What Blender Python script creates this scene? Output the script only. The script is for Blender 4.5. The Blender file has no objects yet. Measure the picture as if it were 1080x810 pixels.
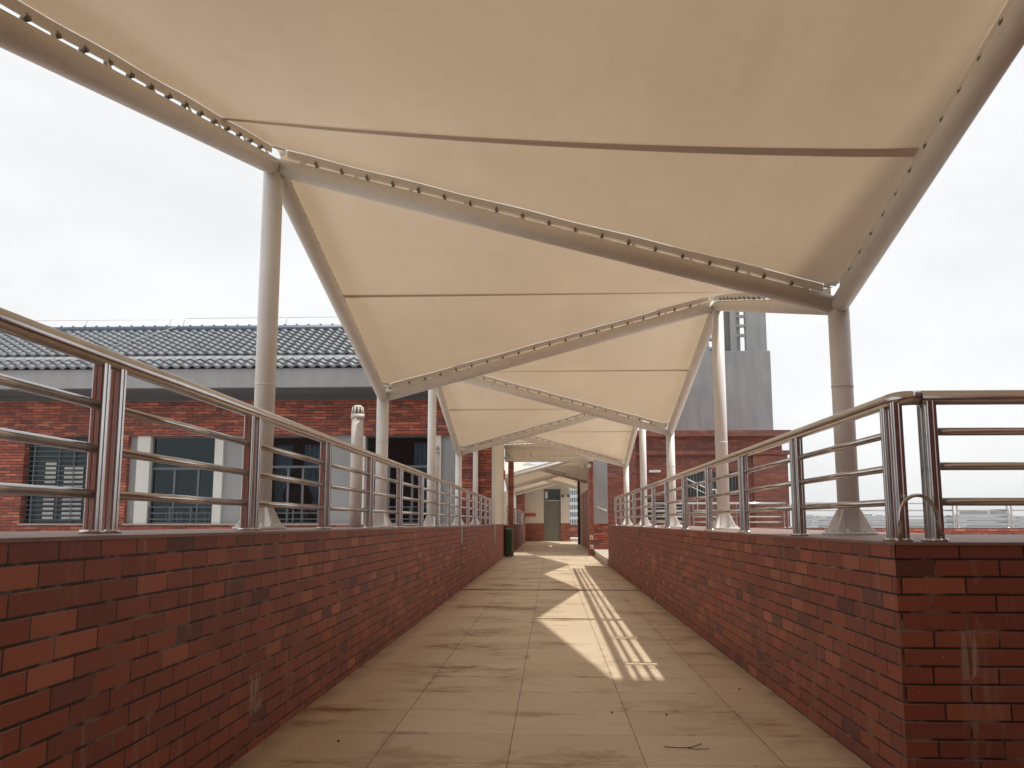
import bpy, math, random
from mathutils import Vector
random.seed(7)
S = bpy.context.scene
COL = S.collection
R = math.radians

# ------------------------------------------------------------------ materials
def new_mat(name):
    m = bpy.data.materials.new(name); m.use_nodes = True
    nt = m.node_tree; nt.nodes.clear()
    out = nt.nodes.new('ShaderNodeOutputMaterial')
    return m, nt, out

class NT:
    def __init__(s, nt): s.nt = nt
    def n(s, t, **kw):
        nd = s.nt.nodes.new(t)
        for k, v in kw.items(): setattr(nd, k, v)
        return nd
    def put(s, sock, v):
        if isinstance(v, bpy.types.NodeSocket): s.nt.links.new(v, sock)
        elif v is not None: sock.default_value = v
    def m(s, op, a, b=None, c=None, clamp=False):
        nd = s.n('ShaderNodeMath', operation=op); nd.use_clamp = clamp
        s.put(nd.inputs[0], a); s.put(nd.inputs[1], b); s.put(nd.inputs[2], c)
        return nd.outputs[0]
    def mix(s, f, a, b, blend='MIX'):
        nd = s.n('ShaderNodeMix', data_type='RGBA', blend_type=blend)
        s.put(nd.inputs[0], f); s.put(nd.inputs[6], a); s.put(nd.inputs[7], b)
        return nd.outputs[2]
    def xyz(s, x, y, z):
        nd = s.n('ShaderNodeCombineXYZ')
        s.put(nd.inputs[0], x); s.put(nd.inputs[1], y); s.put(nd.inputs[2], z)
        return nd.outputs[0]
    def noise(s, vec, scale, detail=3, rough=.55):
        nd = s.n('ShaderNodeTexNoise'); s.put(nd.inputs['Vector'], vec)
        nd.inputs['Scale'].default_value = scale; nd.inputs['Detail'].default_value = detail
        nd.inputs['Roughness'].default_value = rough
        return nd.outputs[0]
    def ramp(s, f, stops, interp='LINEAR'):
        nd = s.n('ShaderNodeValToRGB'); nd.color_ramp.interpolation = interp
        el = nd.color_ramp.elements
        while len(el) < len(stops): el.new(.5)
        for e, (p, c) in zip(el, stops):
            e.position = p; e.color = (c, c, c, 1) if isinstance(c, (int, float)) else (*c, 1)
        s.put(nd.inputs[0], f); return nd.outputs[0]
    def pos(s):
        g = s.n('ShaderNodeNewGeometry')
        sp = s.n('ShaderNodeSeparateXYZ'); s.nt.links.new(g.outputs['Position'], sp.inputs[0])
        sn = s.n('ShaderNodeSeparateXYZ'); s.nt.links.new(g.outputs['True Normal'], sn.inputs[0])
        return g.outputs['Position'], sp.outputs, sn.outputs
    def principled(s, out, color, rough=.6, metal=0, normal=None, spec=.5):
        p = s.n('ShaderNodeBsdfPrincipled')
        s.put(p.inputs['Base Color'], color if isinstance(color, bpy.types.NodeSocket) else (*color, 1))
        s.put(p.inputs['Roughness'], rough); s.put(p.inputs['Metallic'], metal)
        p.inputs['Specular IOR Level'].default_value = spec
        s.put(p.inputs['Normal'], normal)
        s.nt.links.new(p.outputs[0], out.inputs[0]); return p
    def bump(s, h, strength=.3, dist=.01):
        b = s.n('ShaderNodeBump'); b.inputs['Strength'].default_value = strength
        b.inputs['Distance'].default_value = dist; s.put(b.inputs['Height'], h)
        return b.outputs[0]

def paint(name, c, rough=.5, var=.12, scale=6, metal=0, spec=.5, streak=False):
    m, nt, out = new_mat(name); k = NT(nt)
    P, p, n = k.pos()
    v = k.noise(P, scale, 4)
    v2 = k.noise(k.xyz(k.m('MULTIPLY', p[0], 2.6 if streak else 9), k.m('MULTIPLY', p[1], 2.6 if streak else 9), k.m('MULTIPLY', p[2], .35 if streak else 9)), 2, 5)
    f = k.m('MULTIPLY', k.m('ADD', v, v2), .5)
    lo = tuple(x*(1-var) for x in c); hi = tuple(min(1, x*(1+var)) for x in c)
    colr = k.ramp(f, [(.35, lo), (.65, hi)])
    k.principled(out, colr, k.m('MULTIPLY_ADD', v, .15, rough-.07), metal, k.bump(v2, .06, .004), spec)
    return m

def brick(name, palette, mortar, L=.25, H=.0685, jh=.12, jv=.022, chalk=.50, z0=0.0, marks=(), rough=.62, vscale=1.0):
    """bond of long facing tiles laid in world space; palette = list of (threshold, colour)"""
    m, nt, out = new_mat(name); k = NT(nt)
    P, p, n = k.pos()
    ax = k.m('GREATER_THAN', k.m('ABSOLUTE', n[1]), .6)
    u = k.m('ADD', k.m('MULTIPLY', p[1], k.m('SUBTRACT', 1, ax)), k.m('MULTIPLY', p[0], ax))
    vz = k.m('DIVIDE', k.m('SUBTRACT', p[2], z0), H)
    row = k.m('FLOOR', vz); fr = k.m('FRACT', vz)
    wn0 = k.n('ShaderNodeTexWhiteNoise', noise_dimensions='1D'); k.put(wn0.inputs['W'], row)
    sh = k.m('MULTIPLY', k.m('SUBTRACT', wn0.outputs['Value'], .5), .16)
    uu = k.m('ADD', k.m('DIVIDE', u, L), k.m('ADD', k.m('MULTIPLY', k.m('MODULO', k.m('ADD', row, 200), 2), .5), sh))
    ci = k.m('FLOOR', uu); fc = k.m('FRACT', uu)
    wob = k.noise(P, 30, 2)
    frw = k.m('ADD', fr, k.m('MULTIPLY', k.m('SUBTRACT', wob, .5), .05))
    jH = k.m('LESS_THAN', frw, jh); jV = k.m('LESS_THAN', fc, jv)
    j = k.m('MAXIMUM', jH, jV)
    wn = k.n('ShaderNodeTexWhiteNoise', noise_dimensions='3D'); k.put(wn.inputs['Vector'], k.xyz(ci, row, ax))
    rnd = wn.outputs['Value']
    base = k.ramp(rnd, [e for t_, c_ in palette for e in ((t_, c_), (t_+.04, c_))][:-1] + [(1, palette[-1][1])], 'LINEAR')
    wn2 = k.n('ShaderNodeTexWhiteNoise', noise_dimensions='3D'); k.put(wn2.inputs['Vector'], k.xyz(row, ci, k.m('ADD', ax, 5)))
    base = k.mix(k.m('MULTIPLY', wn2.outputs['Value'], .22), base, (.03, .01, .008, 1))
    big = k.noise(P, 1.3*vscale, 4); fine = k.noise(P, 60, 3)
    base = k.mix(k.m('MULTIPLY', fine, .35), base, k.mix(1.0, base, (1.5, 1.45, 1.4, 1), 'MULTIPLY'))
    base = k.mix(k.ramp(big, [(.45, 0), (.75, .22)]), base, (.12, .060, .048, 1))
    # pale efflorescence: runs downwards
    st = k.noise(k.xyz(k.m('MULTIPLY', u, 7), k.m('MULTIPLY', p[2], 1.1), ax), 1.6, 5, .7)
    stm = k.m('MULTIPLY', k.ramp(st, [(.57, 0), (.76, 1)]), chalk)
    spk = k.noise(P, 34, 2, .6)
    spm = k.m('MULTIPLY', k.ramp(spk, [(.70, 0), (.76, 1)]), k.m('MULTIPLY', k.ramp(k.noise(P, 1.7, 2), [(.45, 0), (.6, 1)]), chalk*1.3))
    pale = (.42, .34, .29, 1)
    base = k.mix(k.m('MAXIMUM', stm, spm), base, pale)
    base = k.mix(k.m('MULTIPLY', k.ramp(k.noise(P, 2.6, 6, .65), [(.35, .25), (.7, 1)]), .10*min(1, chalk*2)), base, (.42, .25, .18, 1))
    mort = k.mix(k.ramp(k.noise(P, 7, 3), [(.52, 0), (.66, 1)]), (*mortar, 1), (.20, .17, .14, 1))
    colr = k.mix(j, base, mort)
    # a pale lip on the upper edge of some joints
    lip = k.m('MULTIPLY', k.m('MULTIPLY', k.m('GREATER_THAN', frw, .955), k.ramp(k.noise(P, 4, 4), [(.5, 0), (.62, 1)])), chalk)
    colr = k.mix(lip, colr, pale)
    for (uc, zc, su, sz) in marks:     # splashes of dried cement
        du = k.m('ABSOLUTE', k.m('SUBTRACT', u, uc)); dz = k.m('ABSOLUTE', k.m('SUBTRACT', p[2], zc))
        mu = k.m('MULTIPLY', k.m('SUBTRACT', 1, k.m('DIVIDE', du, su*1.3)), 2.2, clamp=True); mz = k.m('LESS_THAN', dz, k.m('MULTIPLY', k.m('MULTIPLY_ADD', st, 1.6, .1), sz))
        ns = k.noise(k.xyz(k.m('MULTIPLY', u, 60), k.m('MULTIPLY', p[2], 5), 0), 1, 3)
        colr = k.mix(k.m('MULTIPLY', k.m('MULTIPLY', mu, mz), k.ramp(ns, [(.42, 0), (.62, .75)])), colr, (.46, .40, .34, 1))
    hgt = k.m('SUBTRACT', k.m('MULTIPLY', fine, .3), j)
    k.principled(out, colr, k.m('MULTIPLY_ADD', fine, .25, rough-.1), 0, k.bump(hgt, .55, .006), .35)
    return m

RED = [(0, (0.150, 0.060, 0.050)), (.055, (0.275, 0.076, 0.050)), (.38, (0.325, 0.086, 0.054)), (.62, (0.235, 0.070, 0.052)), (.80, (0.350, 0.098, 0.060)), (.955, (0.42, 0.145, 0.088))]
FAC = [(0, (0.157, 0.062, 0.054)), (.15, (0.325, 0.084, 0.058)), (.4, (0.426, 0.101, 0.065)), (.62, (0.246, 0.072, 0.056)), (.82, (0.515, 0.140, 0.081)), (.95, (0.582, 0.190, 0.106))]
M = {}
M['brick_l'] = brick('parapet brick left', RED, (.026, .020, .017), jv=.030, jh=.125, z0=.035, marks=((4.49, .25, .10, .10), (16.2, .68, .06, .16), (8.6, .62, .02, .10)))
M['brick_r'] = brick('parapet brick right', RED, (.026, .020, .017), jv=.030, jh=.125, z0=-.003, marks=((1.63, .53, .03, .09), (1.90, .57, .016, .05), (12.9, .5, .05, .12)))
M['facade'] = brick('facade brick', FAC, (.035, .024, .022), L=.30, H=.075, jh=.22, jv=.035, chalk=.1)
M['old_brick'] = brick('weathered brick', [(0, (.19, .07, .058)), (.3, (.28, .085, .062)), (.6, (.23, .072, .055)), (.85, (.34, .11, .075))], (.055, .038, .034), jh=.2, chalk=.15, vscale=.5)
M['steel_white'] = paint('white coated steel', (.80, .785, .76), .42, .05, 5, streak=True)
M['beam_white'] = paint('off white coated steel tube', (.72, .67, .605), .45, .06, 4)
M['grey_render'] = paint('grey render', (.34, .35, .355), .8, .08, 1.2, streak=True)
M['tower_grey'] = paint('weathered cement render', (.30, .315, .32), .85, .14, .9, streak=True)
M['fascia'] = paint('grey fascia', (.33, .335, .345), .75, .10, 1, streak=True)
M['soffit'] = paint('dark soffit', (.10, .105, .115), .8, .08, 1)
M['white_wall'] = paint('cream wall paint', (.66, .60, .52), .75, .10, 1.5, streak=True)
M['white_trim'] = paint('white trim', (.72, .71, .68), .6, .05, 3, streak=True)
M['coping'] = paint('mauve coping tile', (.27, .175, .145), .6, .18, 3)
M['dark_frame'] = paint('dark window frame', (.045, .052, .06), .4, .1)
M['grey_frame'] = paint('blue grey window frame', (.12, .14, .16), .4, .1)
M['slat'] = paint('pale blind slat', (.45, .44, .42), .5, .1)
M['curtain'] = paint('blue curtain cloth', (.22, .33, .40), .9, .15)
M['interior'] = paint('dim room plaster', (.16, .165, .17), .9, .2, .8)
M['furniture'] = paint('pale furniture', (.5, .5, .5), .5, .05)
M['rubber'] = paint('black rubber', (.02, .02, .02), .7, .1)
M['green'] = paint('green bin plastic', (.018, .055, .026), .45, .15)
M['pvc'] = paint('pinkish white plastic pipe', (.62, .55, .50), .5, .10, 8, streak=True)
M['zinc'] = paint('dull bolt steel', (.20, .19, .17), .45, .1, metal=.7)
M['alu'] = paint('aluminium strip', (.52, .53, .50), .4, .08, metal=.4)
M['door'] = paint('olive grey door paint', (.175, .165, .135), .5, .06, 2)
M['orange'] = paint('orange red board', (.50, .10, .03), .5, .05)
M['yellow'] = paint('pale yellow lettering', (.65, .42, .16), .5, .05)
M['conc'] = paint('concrete', (.46, .44, .41), .85, .15, .7)
M['roof_tile'] = paint('glazed grey roof tile', (.165, .178, .195), .42, .28, 3, spec=.5)
M['roof_end'] = paint('dark blue ridge tile', (.07, .095, .13), .4, .15, 3)
M['step'] = paint('pale step stone', (.52, .47, .39), .7, .08, 3)
M['city'] = paint('distant pale concrete', (.34, .35, .37), .9, .1, .02)
M['city2'] = paint('distant grey glass', (.15, .17, .20), .9, .1, .02)
M['twig'] = paint('dry twig', (.06, .035, .02), .9, .2)
M['bluegrey_pane'] = paint('blue grey transom glass', (.05, .085, .095), .15, .1, 2, spec=.8)

def stainless():
    m, nt, out = new_mat('brushed stainless steel'); k = NT(nt)
    P, p, n = k.pos()
    a = k.noise(k.xyz(k.m('MULTIPLY', p[0], 60), k.m('MULTIPLY', p[1], 60), k.m('MULTIPLY', p[2], 2)), 2, 3)
    b = k.noise(P, 9, 4)
    colr = k.ramp(b, [(.3, (.55, .54, .535)), (.7, (.65, .64, .63))])
    k.principled(out, colr, k.m('MULTIPLY_ADD', b, .08, .16), 1, k.bump(a, .05, .003))
    return m
M['steel'] = stainless()

def membrane():
    m, nt, out = new_mat('tensile membrane'); k = NT(nt)
    P, p, n = k.pos()
    v = k.noise(P, .7, 3); d = k.noise(P, 9, 4)
    colr = k.mix(k.m('MULTIPLY', k.ramp(d, [(.5, 0), (.8, 1)]), .10), k.ramp(v, [(.3, (.73, .66, .55)), (.7, (.78, .71, .60))]), (.45, .38, .30, 1))
    ws = k.noise(k.xyz(k.m('MULTIPLY', p[0], 2.2), k.m('MULTIPLY', p[1], .5), p[2]), 1.1, 6, .6)
    colr = k.mix(k.ramp(ws, [(.44, 0), (.56, .09), (.72, .20)]), colr, (.50, .42, .33, 1))
    df = k.n('ShaderNodeBsdfPrincipled'); k.put(df.inputs['Base Color'], colr); df.inputs['Roughness'].default_value = .38
    df.inputs['Specular IOR Level'].default_value = .45
    tr = k.n('ShaderNodeBsdfTranslucent'); k.put(tr.inputs[0], k.mix(1.0, colr, (1.0, .835, .66, 1), 'MULTIPLY'))
    mx = k.n('ShaderNodeMixShader'); mx.inputs[0].default_value = .175
    nt.links.new(df.outputs[0], mx.inputs[1]); nt.links.new(tr.outputs[0], mx.inputs[2]); nt.links.new(mx.outputs[0], out.inputs[0])
    return m
M['membrane'] = membrane()
def seam_mat():
    m, nt, out = new_mat('welded membrane seam'); k = NT(nt)
    k.principled(out, (.62, .49, .39), .5); return m
M['seam'] = seam_mat()

def glass():
    m, nt, out = new_mat('window glass'); k = NT(nt)
    P, p, n = k.pos()
    fz = k.n('ShaderNodeFresnel'); fz.inputs[0].default_value = 1.5
    t = k.n('ShaderNodeBsdfTransparent'); t.inputs[0].default_value = (.72, .78, .80, 1)
    g = k.n('ShaderNodeBsdfGlossy'); g.inputs['Roughness'].default_value = .03; g.inputs[0].default_value = (.55, .62, .66, 1)
    k.put(g.inputs['Normal'], k.bump(k.noise(P, 1.6, 2), .03, .05))
    mx = k.n('ShaderNodeMixShader'); k.put(mx.inputs[0], k.m('MULTIPLY_ADD', fz.outputs[0], .8, .01))
    nt.links.new(t.outputs[0], mx.inputs[1]); nt.links.new(g.outputs[0], mx.inputs[2]); nt.links.new(mx.outputs[0], out.inputs[0])
    return m
M['glass'] = glass()

STAINS = [(-.72, 4.35, .42, .32, .22), (-.15, 5.32, .5, .12, .24), (-1.15, 4.95, .3, .25, .15), (.02, 4.45, .5, .35, .12), (1.1, 7.5, .35, 2.2, .14), (-.9, 7.6, .6, .5, .11), (.5, 10.2, 1.0, .10, .12)]
def floor_mat():
    m, nt, out = new_mat('beige floor tile'); k = NT(nt)
    sq = lambda a_: k.m('MULTIPLY', a_, a_)
    P, p, n = k.pos()
    a = k.m('DIVIDE', k.m('SUBTRACT', p[0], .405), .6); b = k.m('DIVIDE', k.m('SUBTRACT', p[1], .22), .575)
    fa = k.m('FRACT', k.m('ADD', a, 100)); fb = k.m('FRACT', k.m('ADD', b, 100))
    da = k.m('MULTIPLY', k.m('MINIMUM', fa, k.m('SUBTRACT', 1, fa)), .6)
    db = k.m('MULTIPLY', k.m('MINIMUM', fb, k.m('SUBTRACT', 1, fb)), .575)
    wb = k.noise(P, 5, 4)
    ja = k.m('LESS_THAN', da, .0028)
    jb = k.m('LESS_THAN', db, k.m('MULTIPLY_ADD', wb, .003, .0006))
    wn = k.n('ShaderNodeTexWhiteNoise', noise_dimensions='3D'); k.put(wn.inputs['Vector'], k.xyz(k.m('FLOOR', a), k.m('FLOOR', b), 0))
    base = k.ramp(wn.outputs['Value'], [(0, (.64, .525, .375)), (.5, (.68, .56, .405)), (1, (.72, .595, .435))])
    # stone veining that runs across the walk
    ve = k.noise(k.xyz(k.m('MULTIPLY', p[0], .8), k.m('MULTIPLY', p[1], 5), k.m('MULTIPLY', wn.outputs['Value'], 20)), 2.2, 5, .6)
    base = k.mix(k.ramp(ve, [(.46, 0), (.74, .25)]), base, (.48, .36, .24, 1))
    st = k.noise(k.xyz(p[0], k.m('MULTIPLY', p[1], 1.25), 3), 1.25, 9, .68)
    base = k.mix(k.ramp(st, [(.515, 0), (.57, .30), (.68, .70)]), base, (.36, .205, .10, 1))
    base = k.mix(k.ramp(k.noise(P, 42, 4, .7), [(.4, 0), (.75, .22)]), base, (.30, .21, .13, 1))
    for (cx_, cy_, rx_, ry_, w_) in STAINS:
        q_ = k.m('ADD', sq(k.m('DIVIDE', k.m('SUBTRACT', p[0], cx_), rx_)), sq(k.m('DIVIDE', k.m('SUBTRACT', p[1], cy_), ry_)))
        bl_ = k.m('MULTIPLY', k.m('SUBTRACT', 1, q_, clamp=True), w_)
        base = k.mix(k.ramp(k.m('ADD', st, bl_), [(.60, 0), (.72, .55), (.90, .85)]), base, (.30, .165, .075, 1))
    # mud along some joints
    near = k.m('MAXIMUM', k.ramp(k.m('DIVIDE', db, .05), [(0, 1), (1, 0)]), k.ramp(k.m('DIVIDE', da, .035), [(0, .7), (1, 0)]))
    mk = k.m('MULTIPLY', near, k.ramp(k.noise(P, 2.1, 5, .65), [(.54, 0), (.64, .9)]))
    base = k.mix(mk, base, (.21, .115, .05, 1))
    spots = k.ramp(k.noise(P, 26, 2), [(.76, 0), (.79, .7)])
    base = k.mix(spots, base, (.10, .06, .035, 1))
    # grime gathered at the foot of the parapets
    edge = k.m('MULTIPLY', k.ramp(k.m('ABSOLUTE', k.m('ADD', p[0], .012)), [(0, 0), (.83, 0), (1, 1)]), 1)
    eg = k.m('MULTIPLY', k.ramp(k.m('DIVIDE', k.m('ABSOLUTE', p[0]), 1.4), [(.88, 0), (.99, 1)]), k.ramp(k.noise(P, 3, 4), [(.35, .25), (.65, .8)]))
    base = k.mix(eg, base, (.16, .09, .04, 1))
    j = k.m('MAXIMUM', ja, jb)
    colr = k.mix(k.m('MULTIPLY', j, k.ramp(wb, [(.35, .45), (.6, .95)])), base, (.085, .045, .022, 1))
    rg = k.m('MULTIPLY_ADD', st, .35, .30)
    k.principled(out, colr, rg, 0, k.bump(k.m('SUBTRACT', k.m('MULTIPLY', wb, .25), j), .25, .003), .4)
    return m
M['floor'] = floor_mat()

# ------------------------------------------------------------------ mesh builder
class MB:
    def __init__(s): s.v = []; s.f = []; s.sm = []; s.mi = []
    def quad(s, pts, smooth=False, mi=0):
        i = len(s.v); s.v += [tuple(q) for q in pts]; s.f.append(tuple(range(i, i+len(pts)))); s.sm.append(smooth); s.mi.append(mi); return s
    def hexa(s, b, t, mi=0, mtop=None):
        i = len(s.v); s.v += [tuple(q) for q in b] + [tuple(q) for q in t]
        for q in ((3, 2, 1, 0), (4, 5, 6, 7), (0, 1, 5, 4), (1, 2, 6, 5), (2, 3, 7, 6), (3, 0, 4, 7)):
            s.f.append(tuple(i+a for a in q)); s.sm.append(False); s.mi.append(mtop if (mtop is not None and q == (4, 5, 6, 7)) else mi)
        return s
    def box(s, x0, x1, y0, y1, z0, z1, mi=0):
        return s.hexa([(x0, y0, z0), (x1, y0, z0), (x1, y1, z0), (x0, y1, z0)], [(x0, y0, z1), (x1, y0, z1), (x1, y1, z1), (x0, y1, z1)], mi)
    def tube(s, a, b, r, r2=None, n=16, caps=True):
        a = Vector(a); b = Vector(b); r2 = r if r2 is None else r2
        d = (b-a).normalized(); up = Vector((0, 0, 1)) if abs(d.z) < .95 else Vector((1, 0, 0))
        u = d.cross(up).normalized(); w = u.cross(d)
        i = len(s.v)
        for c, rr in ((a, r), (b, r2)):
            for k in range(n):
                t = 2*math.pi*k/n; s.v.append(tuple(c + (u*math.cos(t)+w*math.sin(t))*rr))
        for k in range(n):
            s.f.append((i+k, i+(k+1) % n, i+n+(k+1) % n, i+n+k)); s.sm.append(True); s.mi.append(0)
        if caps:
            s.f.append(tuple(i+k for k in range(n))[::-1]); s.f.append(tuple(i+n+k for k in range(n))); s.sm += [False]*2; s.mi += [0]*2
        return s
    def path(s, pts, r, n=14, closed_caps=True):
        pts = [Vector(q) for q in pts]; rings = []
        pu = None
        for k, q in enumerate(pts):
            d = ((pts[min(k+1, len(pts)-1)]-q).normalized() + (q-pts[max(k-1, 0)]).normalized()).normalized()
            if pu is None:
                up = Vector((0, 0, 1)) if abs(d.z) < .95 else Vector((1, 0, 0)); u = d.cross(up).normalized()
            else: u = (pu - d*pu.dot(d)).normalized()
            pu = u; w = u.cross(d)
            i = len(s.v); rings.append(i)
            for j in range(n):
                t = 2*math.pi*j/n; s.v.append(tuple(q + (u*math.cos(t)+w*math.sin(t))*r))
        for a, b in zip(rings, rings[1:]):
            for j in range(n):
                s.f.append((a+j, a+(j+1) % n, b+(j+1) % n, b+j)); s.sm.append(True); s.mi.append(0)
        s.f.append(tuple(rings[0]+j for j in range(n))[::-1]); s.f.append(tuple(rings[-1]+j for j in range(n))); s.sm += [False]*2; s.mi += [0]*2
        return s
    def ball(s, c, r, nu=16, nv=10):
        i = len(s.v)
        for a in range(nv+1):
            ph = math.pi*a/nv
            for b in range(nu):
                t = 2*math.pi*b/nu; s.v.append((c[0]+r*math.sin(ph)*math.cos(t), c[1]+r*math.sin(ph)*math.sin(t), c[2]+r*math.cos(ph)))
        for a in range(nv):
            for b in range(nu):
                s.f.append((i+a*nu+b, i+a*nu+(b+1) % nu, i+(a+1)*nu+(b+1) % nu, i+(a+1)*nu+b)); s.sm.append(True); s.mi.append(0)
        return s
    def build(s, name, mat, parent=None, bevel=0):
        me = bpy.data.meshes.new(name)
        if parent is not None:
            o = Vector((0, 0, 0)); q = parent
            while q is not None: o += q.location; q = q.parent
        else: o = Vector((0, 0, 0))
        me.from_pydata([(a-o.x, b-o.y, c-o.z) for a, b, c in s.v], [], s.f)
        for m in (mat if isinstance(mat, (list, tuple)) else [mat]): me.materials.append(M[m])
        for p, sm, mi in zip(me.polygons, s.sm, s.mi): p.use_smooth = sm; p.material_index = mi
        import bmesh
        bm = bmesh.new(); bm.from_mesh(me); bmesh.ops.recalc_face_normals(bm, faces=bm.faces); bm.to_mesh(me); bm.free()
        me.update()
        ob = bpy.data.objects.new(name, me); COL.objects.link(ob)
        if parent is not None: ob.parent = parent
        if bevel:
            b = ob.modifiers.new('bevel', 'BEVEL'); b.width = bevel; b.segments = 2; b.limit_method = 'ANGLE'
        return ob

def tag(o, label, cat=None, group=None, kind=None):
    if label: o['label'] = label
    if cat: o['category'] = cat
    if group: o['group'] = group
    if kind: o['kind'] = kind
    return o
def thing(name, label, cat, loc=(0, 0, 0), group=None):
    o = bpy.data.objects.new(name, None); o.empty_display_size = .2; COL.objects.link(o); o.location = loc
    return tag(o, label, cat, group)
def copy_tree(o, dx, label=None, group=None):
    def rec(a, par):
        c = a.copy(); COL.objects.link(c); c.parent = par
        for ch in list(a.children): rec(ch, c)
        return c
    c = rec(o, None); c.location = o.location + Vector(dx)
    if label: c['label'] = label
    return c

# ------------------------------------------------------------------ setting sheets
XL, XR = -1.385, 1.365
EJ = 14.62
mb = MB(); mb.quad([(-3000, -600, -14), (3000, -600, -14), (3000, 6000, -14), (-3000, 6000, -14)])
tag(mb.build('ground', 'conc'), None, kind='structure')
mb = MB(); mb.box(-26, 24, -14, 64, -.6, -.03)
tag(mb.build('terrace', 'conc'), None, kind='structure')
mb = MB()
mb.box(-1.9, 1.9, -10, EJ-.014, -.02, 0); mb.box(1.9, 9, -10, 3.80, -.02, 0)
mb.box(-1.9, 1.9, EJ+.014, 50, -.02, 0)
tag(mb.build('walkway', 'floor'), None, kind='structure')
mb = MB(); mb.box(-1.9, 1.9, EJ-.03, EJ+.03, -.024, -.010); mb.box(-2.5, XL-.012, EJ-.0135, EJ+.0135, .001, .94); mb.box(XR+.012, 2.5, EJ-.0135, EJ+.0135, .001, .94)
mb.box(XL, XR, EJ-.034, EJ-.013, 0, .005); mb.box(XL, XR, EJ+.013, EJ+.034, 0, .005)
o = mb.build('expansion_joint', 'rubber'); tag(o, 'dark joint strip crossing the floor and rising up both brick walls', 'floor strip')
mb = MB(); mb.box(-1.12, 1.17, 28.75, 29.05, 0.001, .012)
tag(mb.build('threshold', 'step'), 'pale stone strip on the floor under the far gateway', 'threshold')

# ------------------------------------------------------------------ parapets
def parapet(label, x0, x1, y0, y1, z0, z1, mat, group=None):
    """x0/x1 extents; z0,z1 = top height at y0,y1"""
    b = MB(); b.hexa([(x0, y0, -.03), (x1, y0, -.03), (x1, y1, -.03), (x0, y1, -.03)], [(x0, y0, z0-.012), (x1, y0, z0-.012), (x1, y1, z1-.012), (x0, y1, z1-.012)])
    t = thing('brick_parapet', label, 'low wall', ((x0+x1)/2, (y0+y1)/2, 0), group)
    b.build('wall', mat, t)
    c = MB(); e = .004
    c.hexa([(x0-e, y0-0, z0-.0115), (x1+e, y0, z0-.0115), (x1+e, y1, z1-.0115), (x0-e, y1, z1-.0115)], [(x0-e, y0, z0), (x1+e, y0, z0), (x1+e, y1, z1), (x0-e, y1, z1)])
    c.build('coping', 'coping', t)
    return t
LZ = lambda y: 1.003 - (y-2.3)*(1.003-.964)/12.2 if y < 14.5 else .964 - (y-14.5)*.0004
pl = parapet('long near left brick wall carrying the steel railing', -2.57, XL, -4.6, EJ-.014, LZ(-2), LZ(EJ), 'brick_l')
pl2 = parapet('far left brick wall section beyond the vertical joint, ending at the green bin', -2.57, XL, EJ+.014, 27.6, LZ(EJ), .958, 'brick_l')
pr = parapet('long near right brick wall of the walkway with corner facing the camera', XR, 2.57, 6.2, EJ-.014, .958, .958, 'brick_r')
# the near right wall has an L plan: side run + wing that turns right
mb = MB(); mb.box(XR, 6.6, 3.83, 6.2, -.03, .946)
mb.build('return_wall', 'brick_r', pr)
c = MB(); c.box(XR-.004, 6.6, 3.826, 6.2, .9465, .958); c.build('return_coping', 'coping', pr)
pr2 = parapet('far right brick wall section beyond the vertical joint, ending at the sunlit step', XR, 2.57, EJ+.014, 22.7, .958, .958, 'brick_r')
# joint cover plates on the left wall
t = thing('joint_cover', 'pair of short pale metal strips on top of the left wall joint', 'cover strip', (XL, EJ, .8))
MB().box(XL+.001, XL+.006, EJ-.11, EJ-.035, .69, .955).build('plate', 'alu', t, .001)
MB().box(XL+.001, XL+.006, EJ+.035, EJ+.11, .69, .955).build('plate', 'alu', t, .001)
MB().box(XL+.0005, XL+.003, EJ-.034, EJ+.034, .70, .95).build('gasket', 'green', t)

# ------------------------------------------------------------------ railings
def fluted(x, y, z0, z1, wx, wy):
    """rounded square tube with a shallow groove down each face"""
    m = MB(); hx, hy, r, gd, gw = wx/2, wy/2, .007, .0025, .005
    pts = []
    for (cx, cy, a0) in ((hx-r, hy-r, 0), (-hx+r, hy-r, 90), (-hx+r, -hy+r, 180), (hx-r, -hy+r, 270)):
        for a in (0, 30, 60, 90): pts.append((cx+r*math.cos(R(a0+a)), cy+r*math.sin(R(a0+a))))
        ex, ey = (0, hy) if a0 == 0 else (-hx, 0) if a0 == 90 else (0, -hy) if a0 == 180 else (hx, 0)
        tx, ty = (-1, 0) if a0 == 0 else (0, -1) if a0 == 90 else (1, 0) if a0 == 180 else (0, 1)
        nx, ny = (ex/abs(ex) if ex else 0), (ey/abs(ey) if ey else 0)
        for q, dp in ((-gw, 0), (-gw*.45, 1), (gw*.45, 1), (gw, 0)): pts.append((ex+tx*q-nx*gd*dp, ey+ty*q-ny*gd*dp))
    n = len(pts); m.v = [(x+a, y+b, z) for z in (z0, z1) for a, b in pts]
    for i in range(n): m.f.append((i, (i+1) % n, n+(i+1) % n, n+i)); m.sm.append(False); m.mi.append(0)
    m.f.append(tuple(range(n))[::-1]); m.f.append(tuple(range(n, 2*n))); m.sm += [False]*2; m.mi += [0]*2
    return m
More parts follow.
